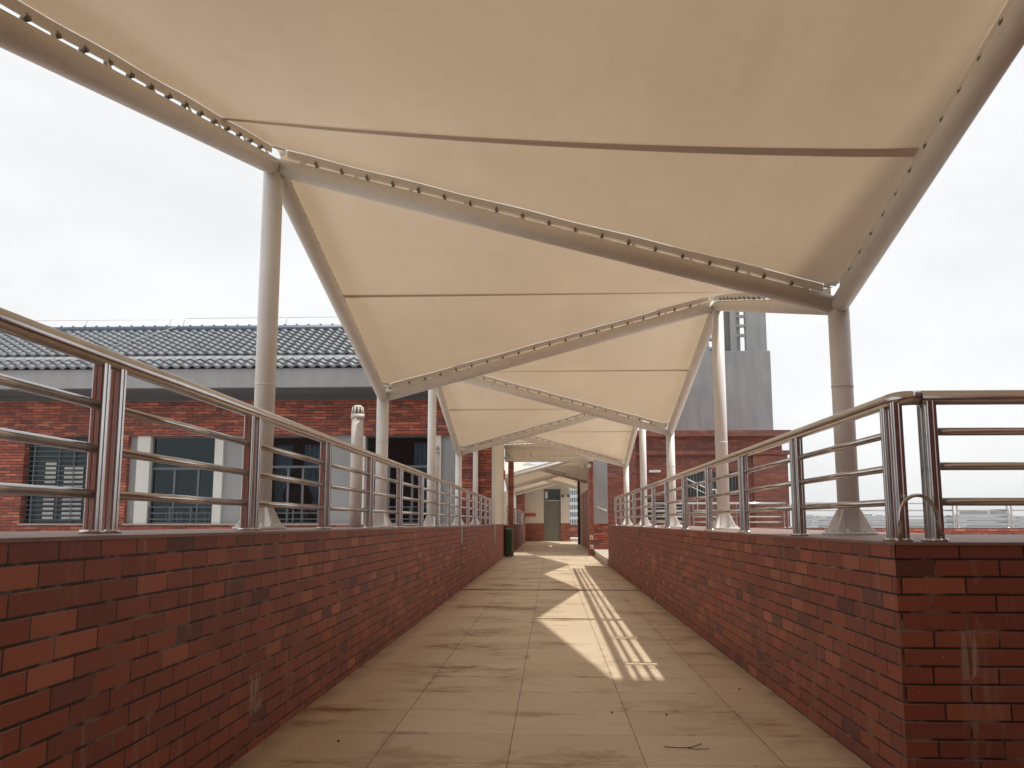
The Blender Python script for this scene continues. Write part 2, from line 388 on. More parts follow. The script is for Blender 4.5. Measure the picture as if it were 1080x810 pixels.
def railing(label, stations, zbase, ztop=1.548, close_end=True, hand_pts=None, r_post=.026, zr=(1.12, 1.265, 1.408), gap=.06, cat='railing', group=None, hand_r=.0305, bar_r=.0155):
    """stations: list of (x, y, dx, dy): centre and unit rail direction; twin uprights at +-gap"""
    x, y = stations[0][:2]
    t = thing('steel_railing', label, cat, (x, y, zbase(y)), group)
    ends = []
    for (x, y, dx, dy) in stations:
        for sgn in (-1, 1):
            px, py = x+dx*gap*sgn, y+dy*gap*sgn; zb = zbase(py)
            p = fluted(px, py, zb+.004, ztop-.012, .040, .048).build('post', 'steel', t)
            f = MB().tube((px, py, zb), (px, py, zb+.013), r_post*1.5, r_post*1.4, n=20).build('base_flange', 'steel', p)
    if hand_pts is None: hand_pts = [(s[0], s[1], ztop) for s in stations]
    MB().path(hand_pts, hand_r, 20).build('handrail', 'steel', t)
    for z in zr:
        b = MB()
        for s0, s1 in zip(stations, stations[1:]):
            b.tube((s0[0]+s0[2]*gap, s0[1]+s0[3]*gap, z), (s1[0]-s1[2]*gap, s1[1]-s1[3]*gap, z), bar_r, n=14)
        b.build('rail', 'steel', t)
    return t
sl = [(-1.47, 3.03+1.52*k, 0, 1) for k in range(-3, 13)] + [(-1.47, 22.75, 0, 1)]
railing('stainless railing with twin posts on the left brick wall', sl, LZ, hand_pts=[(-1.47, -1.6, 1.575), (-1.47, 4.6, 1.575), (-1.47, 14, 1.572), (-1.47, 23.29, 1.56)], ztop=1.572, zr=(1.128, 1.273, 1.416))
# right: the side run and the front run meet at a bent corner
sr = [(1.45, 4.02+1.56*k, 0, 1) for k in range(0, 12)]
arc = [(1.45+.09*(1-math.cos(a)), 3.98-.10-.07*math.sin(a), 1.548) for a in [R(x) for x in (0, 20, 45, 70, 90)]]
railR = railing('stainless railing on the right brick wall, running from the corner back to the far end', sr, lambda y: .958,
                hand_pts=[(1.45, 21.3, 1.548), (1.45, 12, 1.548), (1.45, 4.25, 1.548), (1.45, 4.06, 1.549), (1.452, 4.01, 1.55), (1.460, 3.97, 1.55), (1.478, 3.940, 1.55), (1.505, 3.927, 1.55), (1.54, 3.925, 1.55)])
sf = [(1.575, 3.925, 0, 1)] + [(3.1+1.5*k, 3.925, 1, 0) for k in range(3)]
t = thing('steel_railing', 'stainless railing turning right from the corner, parallel to the picture', 'railing', (1.575, 3.925, .958))
for (x, y, dx, dy) in sf:
    g = .036 if dy else .05
    for sgn in (-1, 1):
        px, py = x+dx*g*sgn, y+.03*dy+dy*g*sgn
        p = fluted(px, py, .962, 1.535, .040, .044).build('post', 'steel', t)
        MB().tube((px, py, .958), (px, py, .971), .040, .038, n=20).build('base_flange', 'steel', p)
MB().path([(1.5405, 3.925, 1.550), (6.3, 3.925, 1.550)], .0305, 20).build('handrail', 'steel', t)
for z in (1.12, 1.265, 1.408):
    b = MB(); b.tube((1.6, 3.925, z), (3.05, 3.925, z), .0165); b.tube((3.15, 3.925, z), (4.55, 3.925, z), .0165); b.tube((4.65, 3.925, z), (6.05, 3.925, z), .0165)
    b.build('rail', 'steel', t)
hp = [(1.40, 3.86, .96), (1.405, 3.86, 1.05)] + [(1.478-.072*math.cos(R(a)), 3.86, 1.06+.085*math.sin(R(a))) for a in range(10, 171, 16)] + [(1.552, 3.86, 1.05), (1.567, 3.862, .985)]
tag(MB().path(hp, .0075, 10).build('steel_hoop', 'steel'), 'thin bent steel hoop standing on the wall beside the corner railing posts', 'hoop')

# far terrace railings + parapet
def far_rail(label, x0, x1, n, y=28.0, zb=.86):
    st = [(x0+(x1-x0)*k/(n-1), y, 1, 0) for k in range(n)]
    return railing(label, st, lambda q: zb, ztop=1.57, zr=(1.02, 1.18, 1.36), r_post=.03, bar_r=.022)
far_rail('distant stainless railing in front of the red brick rooftop building', 2.75, 6.9, 4)
far_rail('distant stainless railing on the far terrace wall under open sky at the right', 7.15, 19.5, 9)
parapet('low red brick wall at the far end of the right terrace', 2.6, 22, 27.85, 28.3, .86, .86, 'facade')
MB_side = parapet('red brick side wall of the far right terrace', 21.6, 22, 6.2, 27.84, .86, .86, 'facade')

# ------------------------------------------------------------------ canopies
BR, CR = .060, .067
def canopy(label, pairs, colz, matm='membrane', cols=True):
    """pairs: list of (y, xL, zL, xR, zR, columns?)"""
    y0 = pairs[0][0]
    t = thing('tensile_canopy', label, 'canopy', (0, y0, 0))
    colmesh = {}
    def beam(a, b):
        m = MB().tube(a, b, BR, n=24, caps=True); m.ball(a, BR, 20, 12); m.ball(b, BR, 20, 12)
        return m.build('beam', 'beam_white', t)
    for i, (y, xl, zl, xr, zr, has) in enumerate(pairs):
        beam((xl, y, zl), (xr, y, zr))
        if i:
            q = pairs[i-1]
            beam((q[1], q[0], q[2]), (xl, y, zl)); beam((q[3], q[0], q[4]), (xr, y, zr))
        if has:
            for x, z in ((xl, zl), (xr, zr)):
                zb = colz(x, y)
                cob = MB().tube((x, y, zb+.016), (x, y, z), CR, n=28).build('column', 'steel_white', t)
                MB().tube((x, y, zb+.93), (x, y, zb+.942), CR+.0025, n=28).build('weld_ring', 'steel_white', cob)
                for a in range(4):
                    g = MB()
                    an = R(45+90*a); ux, uy = math.cos(an), math.sin(an); nx, ny = -uy*.005, ux*.005
                    def P(r, zz, s): return (x+ux*r+nx*s, y+uy*r+ny*s, zz)
                    b_ = [P(CR-.006, zb+.017, -1), P(.150, zb+.017, -1), P(.150, zb+.017, 1), P(CR-.006, zb+.017, 1)]
                    t_ = [P(CR-.006, zb+.155, -1), P(CR+.012, zb+.155, -1), P(CR+.012, zb+.155, 1), P(CR-.006, zb+.155, 1)]
                    # tapering gusset with a short upright toe
                    m_ = [P(CR-.006, zb+.035, -1), P(.150, zb+.035, -1), P(.150, zb+.035, 1), P(CR-.006, zb+.035, 1)]
                    g.hexa(b_, m_); g.hexa(m_, t_)
                    g.build('gusset', 'steel_white', cob)
                h = MB().tube((x, y, zb), (x, y, zb+.016), .168, n=28)
                for a in range(8):
                    an = R(22.5+45*a); h.tube((x+.140*math.cos(an), y+.140*math.sin(an), zb+.012), (x+.140*math.cos(an), y+.140*math.sin(an), zb+.036), .012, n=6)
                h.build('base_plate', 'steel_white', cob)
    NG = 56; IN = .014; UP = .128
    for i, (q, w) in enumerate(zip(pairs, pairs[1:])):
        c00 = Vector((q[1]+IN, q[0]+IN, q[2]+UP)); c10 = Vector((q[3]-IN, q[0]+IN, q[4]+UP))
        c01 = Vector((w[1]+IN, w[0]-IN, w[2]+UP)); c11 = Vector((w[3]-IN, w[0]-IN, w[4]+UP))
        def S_(u, v):
            p = (c00*(1-u)+c10*u)*(1-v) + (c01*(1-u)+c11*u)*v
            # edge scallops between the clamps + slight prestress belly
            e = min(u, 1-u, v, 1-v)
            s = math.sin((u+v)*math.pi*2*5)*.004*max(0, 1-e/.08)
            # tension wrinkles fanning out of the corners
            for cu, cv in ((0, 0), (1, 0), (0, 1), (1, 1)):
                du, dv = abs(u-cu), abs(v-cv); r_ = math.hypot(du, dv)
                if .01 < r_ < .5: s += .0055*math.exp(-r_/.13)*min(1, r_/.05)*math.sin(math.atan2(dv, du)*17+i)
            return p + Vector((0, 0, s*.8))
        mb = MB()
        for a in range(NG+1):
            for b in range(NG+1): mb.v.append(tuple(S_(a/NG, b/NG)))
        I = lambda a, b: a*(NG+1)+b
        for a in range(NG):
            for b in range(NG):
                cor = False
                if cor:
                    qd = [(a, b), (a+1, b), (a+1, b+1), (a, b+1)]
                    out = (0 if a == 0 else NG, 0 if b == 0 else NG)
                    mb.f.append(tuple(I(*z) for z in qd if z != out))
                else: mb.f.append((I(a, b), I(a+1, b), I(a+1, b+1), I(a, b+1)))
                mb.sm.append(True); mb.mi.append(0)
        me = mb.build('membrane', matm, t)
        # welded seam strip across the middle, on the underside
        sm = MB(); n = 30; va, vb = (.77, .67) if abs(q[0]-1.67) < .01 else (.5, .5)
        for a in range(n):
            u0, u1 = a/n, (a+1)/n; d = Vector((0, 0, -.005)); hw = .0085 if abs(q[0]-1.67) < .01 else .006
            v = va+(vb-va)*u0; v1 = va+(vb-va)*u1
            sm.quad([S_(u0, v-hw)+d, S_(u1, v1-hw)+d, S_(u1, v1+hw)+d, S_(u0, v+hw)+d], True)
        sm.build('seam', 'seam', me)
        # clamping plates, stand-offs and bolts along the four edges
        ax = [((q[1], q[0], q[2]), (q[3], q[0], q[4]), lambda s: (s, 0)), ((w[1], w[0], w[2]), (w[3], w[0], w[4]), lambda s: (s, 1)),
              ((q[1], q[0], q[2]), (w[1], w[0], w[2]), lambda s: (0, s)), ((q[3], q[0], q[4]), (w[3], w[0], w[4]), lambda s: (1, s))]
        for A, B_, uv in ax:
            A = Vector(A); B_ = Vector(B_); pl_ = MB(); ns = 10
            lo, hi = .022, .978
            inward = (S_(.5, .5) - S_(*uv(.5))); inward.z = 0; inward.normalize()
            dr = (B_-A).normalized()
            for a in range(24):
                s0 = lo+(hi-lo)*a/24; s1 = lo+(hi-lo)*(a+1)/24
                p0, p1 = S_(*uv(s0)), S_(*uv(s1))
                off = inward*.004
                pl_.hexa([p0-off+Vector((0, 0, -.050)), p1-off+Vector((0, 0, -.050)), p1+off+Vector((0, 0, -.050)), p0+off+Vector((0, 0, -.050))],
                         [p0-off+Vector((0, 0, -.004)), p1-off+Vector((0, 0, -.004)), p1+off+Vector((0, 0, -.004)), p0+off+Vector((0, 0, -.004))])
            for a in range(ns):
                s = lo+.03+(hi-lo-.06)*a/(ns-1); p = S_(*uv(s)); b0 = A+(B_-A)*s
                tp = p+Vector((0, 0, -.045)); bt = b0+Vector((0, 0, BR*.75))+inward*BR*.55
                w2 = dr*.010; th = inward*.004
                pl_.hexa([bt-w2-th, bt+w2-th, bt+w2+th, bt-w2+th], [tp-w2-th, tp+w2-th, tp+w2+th, tp-w2+th])
            bo = pl_; nf = len(pl_.f)
            for a in range(ns*2-1):
                s = lo+.03+(hi-lo-.06)*(a+.5)/(ns*2-1); p = S_(*uv(s))
                bo.tube(p+Vector((0, 0, -.072)), p+Vector((0, 0, -.03)), .006, n=8)
                bo.tube(p-inward*.017+Vector((0, 0, -.052)), p+inward*.017+Vector((0, 0, -.052)), .011, n=6)
            pl_.mi = pl_.mi[:nf] + [1]*(len(pl_.f)-nf)
            pl_.build('clamp_plate', ['beam_white', 'zinc'], me)
        # small folded corner plates
        for (u, v, cu, cv) in ((0, 0, 1, 1), (1, 0, -1, 1), (0, 1, 1, -1), (1, 1, -1, -1)):
            e = 1/NG
            a_, b_ = S_(u+cu*e, v), S_(u, v+cv*e); cc = S_(u, v)*.35+(a_+b_)*.325
            k_ = MB().hexa([a_+Vector((0, 0, -.012)), b_+Vector((0, 0, -.012)), cc+Vector((0, 0, -.012)), (a_+cc)/2+Vector((0, 0, -.012))],
                           [a_+Vector((0, 0, .01)), b_+Vector((0, 0, .01)), cc+Vector((0, 0, .01)), (a_+cc)/2+Vector((0, 0, .01))])
            k_.build('corner_plate', 'alu', me)
    return t
HI, LO = 3.43, 2.42
P1 = []
for k, y in enumerate((-2.66, 1.67, 6.0, 10.3, 14.65, 19.0, 23.3)):
    lh = (k % 2 == 0)
    P1.append((y, -1.87, HI if lh else LO, 1.87, LO if lh else HI, True))
P1.append((28.62, -1.75, 3.30, 1.60, 3.42, False))
canopy('long cream membrane canopy on white steel columns over the near walkway', P1, lambda x, y: (LZ(y) if x < 0 else .958) if (y > 3.8 or x < 0) else 0.0)
P2 = []
for k, y in enumerate((32.0, 36.3, 40.6, 44.9, 49.2)):
    lh = (k % 2 == 1)
    P2.append((y, -1.87, HI if lh else LO, 1.87, LO if lh else HI, True))
canopy('second cream membrane canopy seen through the far gateway', P2, lambda x, y: .94 if x < 0 else 0)

# ------------------------------------------------------------------ left building
YF = 23.4
bl = thing('brick_building', 'red brick building with grey tiled roof and dark windows behind the left railing', 'building', (-9, YF, 0))
w = MB()
w.box(-24, -2.6, YF, YF+.35, -.03, .955)
w.box(-24, -1.472, YF, YF+.35, 3.20, 4.10)
w.box(-2.23, -1.472, YF, YF+.35, .97, 3.199); w.box(-1.7, -1.472, YF+.351, 28.4, .97, 4.10)
for a, b in ((-24, -13.47), (-11.80, -10.77)): w.box(a, b, YF, YF+.35, .9555, 3.1995)
w.build('wall', 'facade', bl)
MB().box(-24, -2.6, YF-.03, YF+.34, .9555, .978).build('window_sill', 'white_trim', bl) if False else None
s_ = MB(); s_.box(-13.5, -11.77, YF-.035, YF+.30, .956, .985); s_.build('window_sill', 'step', bl)
s_ = MB(); s_.box(-10.80, -2.2, YF-.035, YF+.36, .9562, .985); s_.build('window_sill', 'step', bl)
for a, b in ((-10.77, -10.56), (-8.33, -7.14), (-5.85, -4.92), (-2.76, -2.23)): MB().box(a, b, YF+.15, YF+.35, .986, 3.199).build('infill_panel', 'grey_render', bl)
for a, b in ((-10.56, -10.22), (-8.55, -8.33), (-4.92, -4.69), (-2.93, -2.76)):
    MB().box(a, b, YF+.06, YF+.36, .986, 3.1985).build('white_pillar', 'white_trim', bl, .004)
# the end wall along the walkway, painted cream above the brick parapet
MB().box(-1.47, -1.402, YF-.02, 28.42, .968, 4.12).build('end_wall', 'white_wall', bl, .004)
# rooms behind the glass
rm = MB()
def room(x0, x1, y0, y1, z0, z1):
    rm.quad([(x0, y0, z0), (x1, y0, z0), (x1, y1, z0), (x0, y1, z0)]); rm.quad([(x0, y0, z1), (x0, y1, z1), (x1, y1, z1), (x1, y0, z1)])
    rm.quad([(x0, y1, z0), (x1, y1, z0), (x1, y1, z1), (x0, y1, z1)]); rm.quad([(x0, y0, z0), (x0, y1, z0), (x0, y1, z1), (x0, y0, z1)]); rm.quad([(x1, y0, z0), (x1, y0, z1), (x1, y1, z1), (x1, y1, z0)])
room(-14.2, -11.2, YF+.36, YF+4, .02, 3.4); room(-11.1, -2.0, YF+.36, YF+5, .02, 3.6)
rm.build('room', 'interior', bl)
def window(x0, x1, z0, z1, mull, tz, guard=True, mf='grey_frame'):
    y = YF+.22; f = .035
    fr = MB(); fr.box(x0, x1, y, y+.06, z0, z0+f); fr.box(x0, x1, y, y+.06, z1-f, z1); fr.box(x0, x0+f, y+.0005, y+.0595, z0+f, z1-f); fr.box(x1-f, x1, y+.0005, y+.0595, z0+f, z1-f)
    for mx in mull: fr.box(mx-.03, mx+.03, y+.001, y+.059, z0+f, (tz or z1)-f)
    if tz: fr.box(x0+f, x1-f, y+.0015, y+.0585, tz-.03, tz+.03)
    wd = fr.build('window', mf, bl, .003)
    MB().box(x0+f, x1-f, y+.026, y+.034, z0+f, z1-f).build('pane', 'glass', wd)
    if guard:
        g = MB()
        for z in (1.1, 1.25, 1.40): g.box(x0, x1, y-.10, y-.08, z-.012, z+.012)
        n = int((x1-x0)/.55)
        for a in range(n+1):
            xx = x0+.02+(x1-x0-.04)*a/max(1, n); g.box(xx-.014, xx+.014, y-.0995, y-.0805, .986, 1.41)
        g.build('guard_bar', 'grey_frame', wd)
    return wd
w1 = window(-13.47, -11.80, .986, 3.199, (-12.66,), None, guard=False, mf='dark_frame')
g = MB()
for i in range(17): z = 1.08+i*.125; g.box(-13.44, -11.83, YF+.185, YF+.20, z-.009, z+.009)
for xx in (-13.3, -12.25): g.box(xx-.012, xx+.012, YF+.17, YF+.184, .99, 3.16)
g.build('security_grille', 'grey_frame', w1)
bl1 = MB()
for i in range(13): z = 1.1+i*.115; bl1.box(-13.0, -12.72, YF+.205, YF+.217, z, z+.062); bl1.box(-12.5, -12.0, YF+.205, YF+.217, z, z+.06) if i < 12 else None
bl1.build('blind', 'slat', w1)
window(-10.22, -8.55, .986, 3.1985, (-9.62, -9.0), 2.38)
window(-7.14, -5.85, .986, 3.1985, (-6.68, -6.3), 2.42)
window(-4.69, -2.93, .986, 3.1985, (-4.1, -3.5), 2.42)
def curtain(label, x0, x1, ztop, zbot, tie):
    m = MB(); nx, nz = 40, 16
    for a in range(nz+1):
        z = ztop+(zbot-ztop)*a/nz; sq = 1-.55*math.exp(-((z-tie)/.35)**2)
        for b in range(nx+1):
            u = b/nx; cx = x0+(x1-x0)*(u*sq); m.v.append((cx, YF+.52+.035*math.sin(u*26), z))
    for a in range(nz):
        for b in range(nx):
            i = a*(nx+1)+b; m.f.append((i, i+1, i+nx+2, i+nx+1)); m.sm.append(True); m.mi.append(0)
    o = m.build('curtain', 'curtain'); mod = o.modifiers.new('thick', 'SOLIDIFY'); mod.thickness = .006
    return tag(o, label, 'curtain')
curtain('blue curtain tied at the left side of the window beside the nearest left column', -7.10, -6.66, 3.0, 1.25, 1.7)
curtain('blue curtain hanging at the right side of the window nearest the left column', -5.88, -6.35, 3.0, 1.25, 1.6)
curtain('blue curtain behind the window nearest the walkway', -3.0, -3.5, 3.05, 1.3, 1.7)
def stool(x, label):
    t = thing('stool', label, 'stool', (x, YF+1.0, .5)); y = YF+1.0
    MB().box(x-.17, x+.17, y-.17, y+.17, 1.27, 1.30).build('seat', 'furniture', t, .004)
    for a in (-1, 1):
        for b in (-1, 1): MB().box(x+a*.14-.015, x+a*.14+.015, y+b*.14-.015, y+b*.14+.015, .02, 1.269).build('leg', 'furniture', t)
stool(-9.9, 'pale stool seen through the left half of the white-posted window')
stool(-9.15, 'pale stool seen through the right half of the white-posted window')
stool(-6.55, 'pale stool seen through the curtained window beside the nearest left column')
# eaves, fascia, soffit
YE = 22.0
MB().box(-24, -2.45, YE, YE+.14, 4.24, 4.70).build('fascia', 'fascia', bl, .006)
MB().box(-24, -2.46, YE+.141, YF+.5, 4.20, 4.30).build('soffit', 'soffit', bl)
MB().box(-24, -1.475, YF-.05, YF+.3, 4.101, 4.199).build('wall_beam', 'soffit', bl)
def tiles(name, x0, x1, y0, z0, rows, pitch=.27, slope=.465):
    m = MB(); per = .255; ns = 8; n = int((x1-x0)/per)*ns
    L = math.sqrt(1+slope*slope); dy, dz = pitch/L, pitch*slope/L; ny, nz = -slope/L, 1/L
    def prof(u):
        f = u % 1.0
        return .060*(math.sin(2*math.pi*f)*.5+.5)**1.3
    for r_ in range(rows):
        base = len(m.v)
        for e, lift in ((0, -.004), (0, .042), (1.10, .0)):
            for a in range(n+1):
                u = a/ns; h = prof(u+ .0)+lift
                if e == 0 and lift < 0: h = prof(u)-.006
                m.v.append((x0+u*per, y0+(r_+e)*dy+ny*h, z0+(r_+e)*dz+nz*h))
        for k_ in range(2):
            for a in range(n):
                i = base+k_*(n+1)+a; m.f.append((i, i+1, i+n+2, i+n+1)); m.sm.append(k_ == 1); m.mi.append(0)
    return m.build(name, 'roof_tile', bl)
tiles('lower_roof', -24, -2.4, YE-.08, 4.70, 3)
b = MB(); b.quad([(-24, YE+.62, 5.02), (-2.4, YE+.62, 5.02), (-2.4, YE+.86, 5.20), (-24, YE+.86, 5.20)]); b.build('roof_gutter', 'grey_render', bl)
tiles('upper_roof', -24, -2.4, YE+.82, 5.17, 10, pitch=.265)
ry = YE+.82+10.2*.265/math.sqrt(1+.465**2); rz = 5.17+10.2*.265*.465/math.sqrt(1+.465**2)
b = MB(); b.tube((-24, ry+.03, rz+.05), (-2.4, ry+.03, rz+.05), .11, n=16)
for i in range(64): b.ball((-23.8+i*.335, ry+.0, rz+.155), .035, 8, 6)
b.build('ridge', 'roof_end', bl)
b = MB(); b.hexa([(-24, YE+.2, 4.31), (-2.45, YE+.2, 4.31), (-2.45, ry+4, 4.31), (-24, ry+4, 4.31)], [(-24, YE+.7, 4.88), (-2.45, YE+.7, 4.88), (-2.45, ry+.02, rz-.04), (-24, ry+.02, rz-.04)])
b.build('roof_body', 'fascia', bl)
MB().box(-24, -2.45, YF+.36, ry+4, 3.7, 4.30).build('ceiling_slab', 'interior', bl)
MB().box(-24, -1.93, ry+3.7, ry+4, -.03, 4.30).build('rear_wall', 'facade', bl)
# lightning conductor
lw = thing('lightning_conductor', 'thin wire on short stands along the roof ridge', 'wire', (-12, ry, rz))
b = MB(); xs = [-23+1.15*i*1.6 for i in range(12)]
b.path([(-24, ry, rz+.34), (-10.55, ry, rz+.34)], .007, 6); b.path([(-10.2, ry, rz+.37), (-2.6, ry, rz+.37)], .007, 6)
b.path([(-10.25, ry, rz+.35), (-10.4, ry-.1, rz+.12), (-11.6, YE+1.1, 5.35)], .010, 6)
b.build('wire', 'alu', lw)
for x in (-22, -18.4, -14.9, -13.0, -10.6, -10.2, -7.3, -4.4): MB().path([(x-.06, ry, rz+.15), (x-.05, ry, rz+.27), (x, ry, rz+.35)], .008, 6).build('stand', 'alu', lw)

# ------------------------------------------------------------------ vent pipes
def vent(x, y, top, label, r=.066):
    zb = LZ(y)
    t = thing('vent_pipe', label, 'pipe', (x, y, zb), 'vent pipes standing on the left wall')
    b = MB().tube((x, y, zb), (x, y, top-.13), r, n=24); b.build('pipe', 'pvc', t)
    c = MB(); c.tube((x, y, top-.15), (x, y, top-.10), r*1.13, n=24)
    for a in range(10):
        an = 2*math.pi*a/10; p0 = (x+math.cos(an)*r*.98, y+math.sin(an)*r*.98, top-.10); p1 = (x+math.cos(an)*r*.80, y+math.sin(an)*r*.80, top-.02)
        c.tube(p0, p1, .011, n=6)
    c.tube((x, y, top-.025), (x, y, top), r*.92, r*.55, n=20); c.build('cowl', 'pvc', t)
    MB().tube((x, y, top-.11), (x, y, top-.03), r*.5, n=14).build('core', 'rubber', t)
vent(-2.15, 10.3, 2.325, 'white slotted vent pipe standing between the first and second left columns')
vent(-2.15, 17.5, 2.46, 'white slotted vent pipe standing just right of the third left column')

# ------------------------------------------------------------------ gateway
gt = thing('gateway', 'gateway of dark brick posts and cream lintel at the end of the near walkway', 'gateway', (0, 28.9, 0))
MB().box(-1.401, 1.31, 28.7, 29.1, 2.87, 3.36).build('lintel', 'white_wall', gt, .006)
b = MB(); b.box(-1.30, -1.14, 28.72, 29.08, 0, 2.869); b.build('post', 'brick_l', gt)
b = MB(); b.box(1.18, 1.31, 28.9, 30.27, 0, 2.869); b.build('post', 'brick_l', gt)
b = MB(); b.path([(-.62, 28.67, 3.10), (-.52, 28.67, 3.02), (-.40, 28.66, 2.98), (.95, 28.66, 2.98)], .022, 10); b.tube((-.15, 28.66, 2.98), (-.15, 28.66, 2.86), .018); b.build('conduit', 'beam_white', gt)
def spot(x, y, z, label, s=1.0):
    t = thing('wall_lamp', label, 'lamp', (x, y, z), 'twin spot lamps by the gateway')
    MB().box(x-.05*s, x+.05*s, y-.03, y+.04, z-.03*s, z+.09*s).build('housing', 'furniture', t, .006)
    for a in (-1, 1):
        l = MB().tube((x+a*.075*s, y-.06, z-.04*s), (x+a*.085*s, y-.14, z-.07*s), .045*s, .06*s, n=16).build('lamp_head', 'furniture', t)
        MB().tube((x+a*.0852*s, y-.1405, z-.0703*s), (x+a*.0862*s, y-.148, z-.073*s), .05*s, n=16).build('lens', 'slat', l)
spot(-1.27, 28.62, 3.02, 'twin spot lamp at the left end of the gateway lintel')
spot(1.05, 28.62, 2.80, 'twin spot lamp under the right end of the gateway lintel', 1.25)
t = thing('twin_floodlight', 'twin lamps beside the door at the far end', 'lamp', (.78, 49.8, 2.45))
for a in (-1, 1): MB().tube((.78+a*.14, 49.75, 2.42), (.78+a*.16, 49.62, 2.36), .05, .075).build('lamp_head', 'dark_frame', t)
MB().box(.62, .94, 49.80, 49.93, 2.46, 2.56).build('housing', 'furniture', t)
t = thing('cabinet', 'narrow pale box fixed to the cream wall above the left parapet', 'wall box', (-1.36, 27.3, 1))
MB().box(-1.400, -1.33, 26.9, 28.3, .99, 1.92).build('body', 'white_trim', t, .006)
MB().box(-1.3295, -1.322, 26.96, 28.24, 1.04, 1.87).build('door', 'white_wall', t, .003)
tag(MB().box(-1.401, -1.36, 27.9, 28.12, 2.30, 2.55).build('fire_alarm_box', 'orange', None, .006), 'small red box high on the cream wall beside the gateway', 'alarm box')
dp = MB(); dp.path([(-1.365, 22.95, 3.3), (-1.365, 22.95, .55), (-1.365, 23.0, .5)], .012, 10)
for z in (1.3, 2.2, .75): dp.tube((-1.385, 22.95, z), (-1.352, 22.95, z), .02, n=8)
tag(dp.build('cable_conduit', 'white_trim'), 'thin white pipe running down the left wall just before the gateway', 'pipe')
# wheelless push bin
t = thing('rubbish_bin', 'tall dark green rubbish bin standing left of the gateway', 'bin', (-1.26, 27.98, 0))
b = MB(); b.hexa([(-1.33, 27.80, .03), (-1.15, 27.80, .03), (-1.15, 28.16, .03), (-1.33, 28.16, .03)], [(-1.345, 27.76, .74), (-1.135, 27.76, .74), (-1.135, 28.2, .74), (-1.345, 28.2, .74)]); b.build('body', 'green', t, .012)
b = MB(); b.hexa([(-1.35, 27.74, .742), (-1.128, 27.74, .742), (-1.128, 28.22, .742), (-1.35, 28.22, .742)], [(-1.33, 27.80, .82), (-1.15, 27.80, .82), (-1.15, 28.2, .86), (-1.33, 28.2, .86)]); b.build('lid', 'green', t, .012)
for x in (-1.31, -1.17): MB().tube((x-.02, 28.13, .06), (x+.02, 28.13, .06), .058, n=18).build('wheel', 'rubber', t)
# raised step and recess at the right
tag(MB().box(1.33, 7.0, 22.72, 30.28, -.02, .16).build('stone_step', 'step', None, .006), 'sunlit raised stone step beyond the end of the right wall', 'step')
rg = thing('grey_wall', 'grey wall panel with brick foot right of the gateway', 'wall', (1.6, 30.5, 0))
MB().box(1.312, 1.83, 30.3, 30.6, .97, 4.0).build('panel', 'grey_render', rg)
MB().box(1.312, 1.83, 30.28, 30.6, .161, .969).build('foot', 'facade', rg)
t = thing('grab_bar', 'short sloping white bar on the grey wall', 'bar', (1.6, 30.2, 1.4))
MB().path([(1.46, 30.22, 1.50), (1.78, 30.22, 1.38)], .013, 8).build('bar', 'white_trim', t); MB().tube((1.49, 30.22, 1.49), (1.49, 30.3, 1.49), .02).build('bracket', 'white_trim', t); MB().tube((1.75, 30.22, 1.39), (1.75, 30.3, 1.39), .03).build('bracket', 'white_trim', t)
for z, lb in ((.56, 'upper white socket on the right gateway post'), (.28, 'lower white socket on the right gateway post')):
    s = thing('wall_socket', lb, 'socket', (1.23, 28.89, z)); MB().box(1.19, 1.28, 28.885, 28.899, z-.055, z+.055).build('plate', 'white_trim', s, .003); MB().box(1.215, 1.255, 28.880, 28.8845, z-.025, z+.02).build('outlet', 'rubber', s)

# ------------------------------------------------------------------ right rooftop building
rb = thing('rooftop_building', 'flat roofed red brick building with cornice behind the right railing', 'building', (4.8, 31, 0))
Y2 = 31.0
w = MB(); w.box(1.835, 2.78, Y2-.4, Y2+7, -.03, 4.25); w.box(2.781, 4.30, Y2, Y2+7, -.03, 3.8)
w.box(4.30, 6.12, Y2, Y2+7, -.03, 1.86); w.box(4.30, 6.12, Y2, Y2+7, 2.66, 3.8); w.box(6.12, 7.60, Y2, Y2+7, -.03, 3.8); w.box(4.3, 6.12, Y2+.3, Y2+7, 1.8601, 2.6599)
w.build('wall', 'old_brick', rb)
MB().box(6.61, 7.73, Y2-.16, Y2+.5, -.03, 3.18).build('pilaster', 'old_brick', rb)
MB().box(2.785, 7.80, Y2-.22, Y2+7.1, 3.20, 3.34).build('cornice', 'old_brick', rb, .01)
MB().box(2.785, 7.85, Y2-.30, Y2+7.1, 3.801, 4.0).build('roof_coping', 'old_brick', rb, .01)
f = MB(); f.box(4.31, 6.11, Y2+.1, Y2+.15, 1.865, 1.91); f.box(4.31, 6.11, Y2+.1, Y2+.15, 2.61, 2.655)
for xx in (4.33, 5.2, 6.09): f.box(xx-.02, xx+.02, Y2+.101, Y2+.149, 1.911, 2.609)
wd = f.build('window', 'dark_frame', rb)
MB().box(4.31, 6.11, Y2+.12, Y2+.13, 1.87, 2.65).build('pane', 'bluegrey_pane', wd)
f = MB()
for i in range(17): xx = 4.38+i*.105; f.box(xx-.009, xx+.009, Y2+.04, Y2+.058, 1.88, 2.64)
f.build('grille', 'zinc', wd)
t = thing('stair_handrail', 'white sloping handrail in front of the small barred window', 'handrail', (4.8, Y2-.3, 1.8))
MB().path([(4.36, Y2-.3, 2.44), (5.15, Y2-.3, 2.06), (5.35, Y2-.3, 2.06), (5.35, Y2-.3, 1.8)], .022, 8).build('bar', 'white_trim', t)
MB().path([(4.36, Y2-.3, 2.26), (5.1, Y2-.3, 1.90), (5.3, Y2-.3, 1.90)], .016, 8).build('bar', 'white_trim', t)
f = MB()
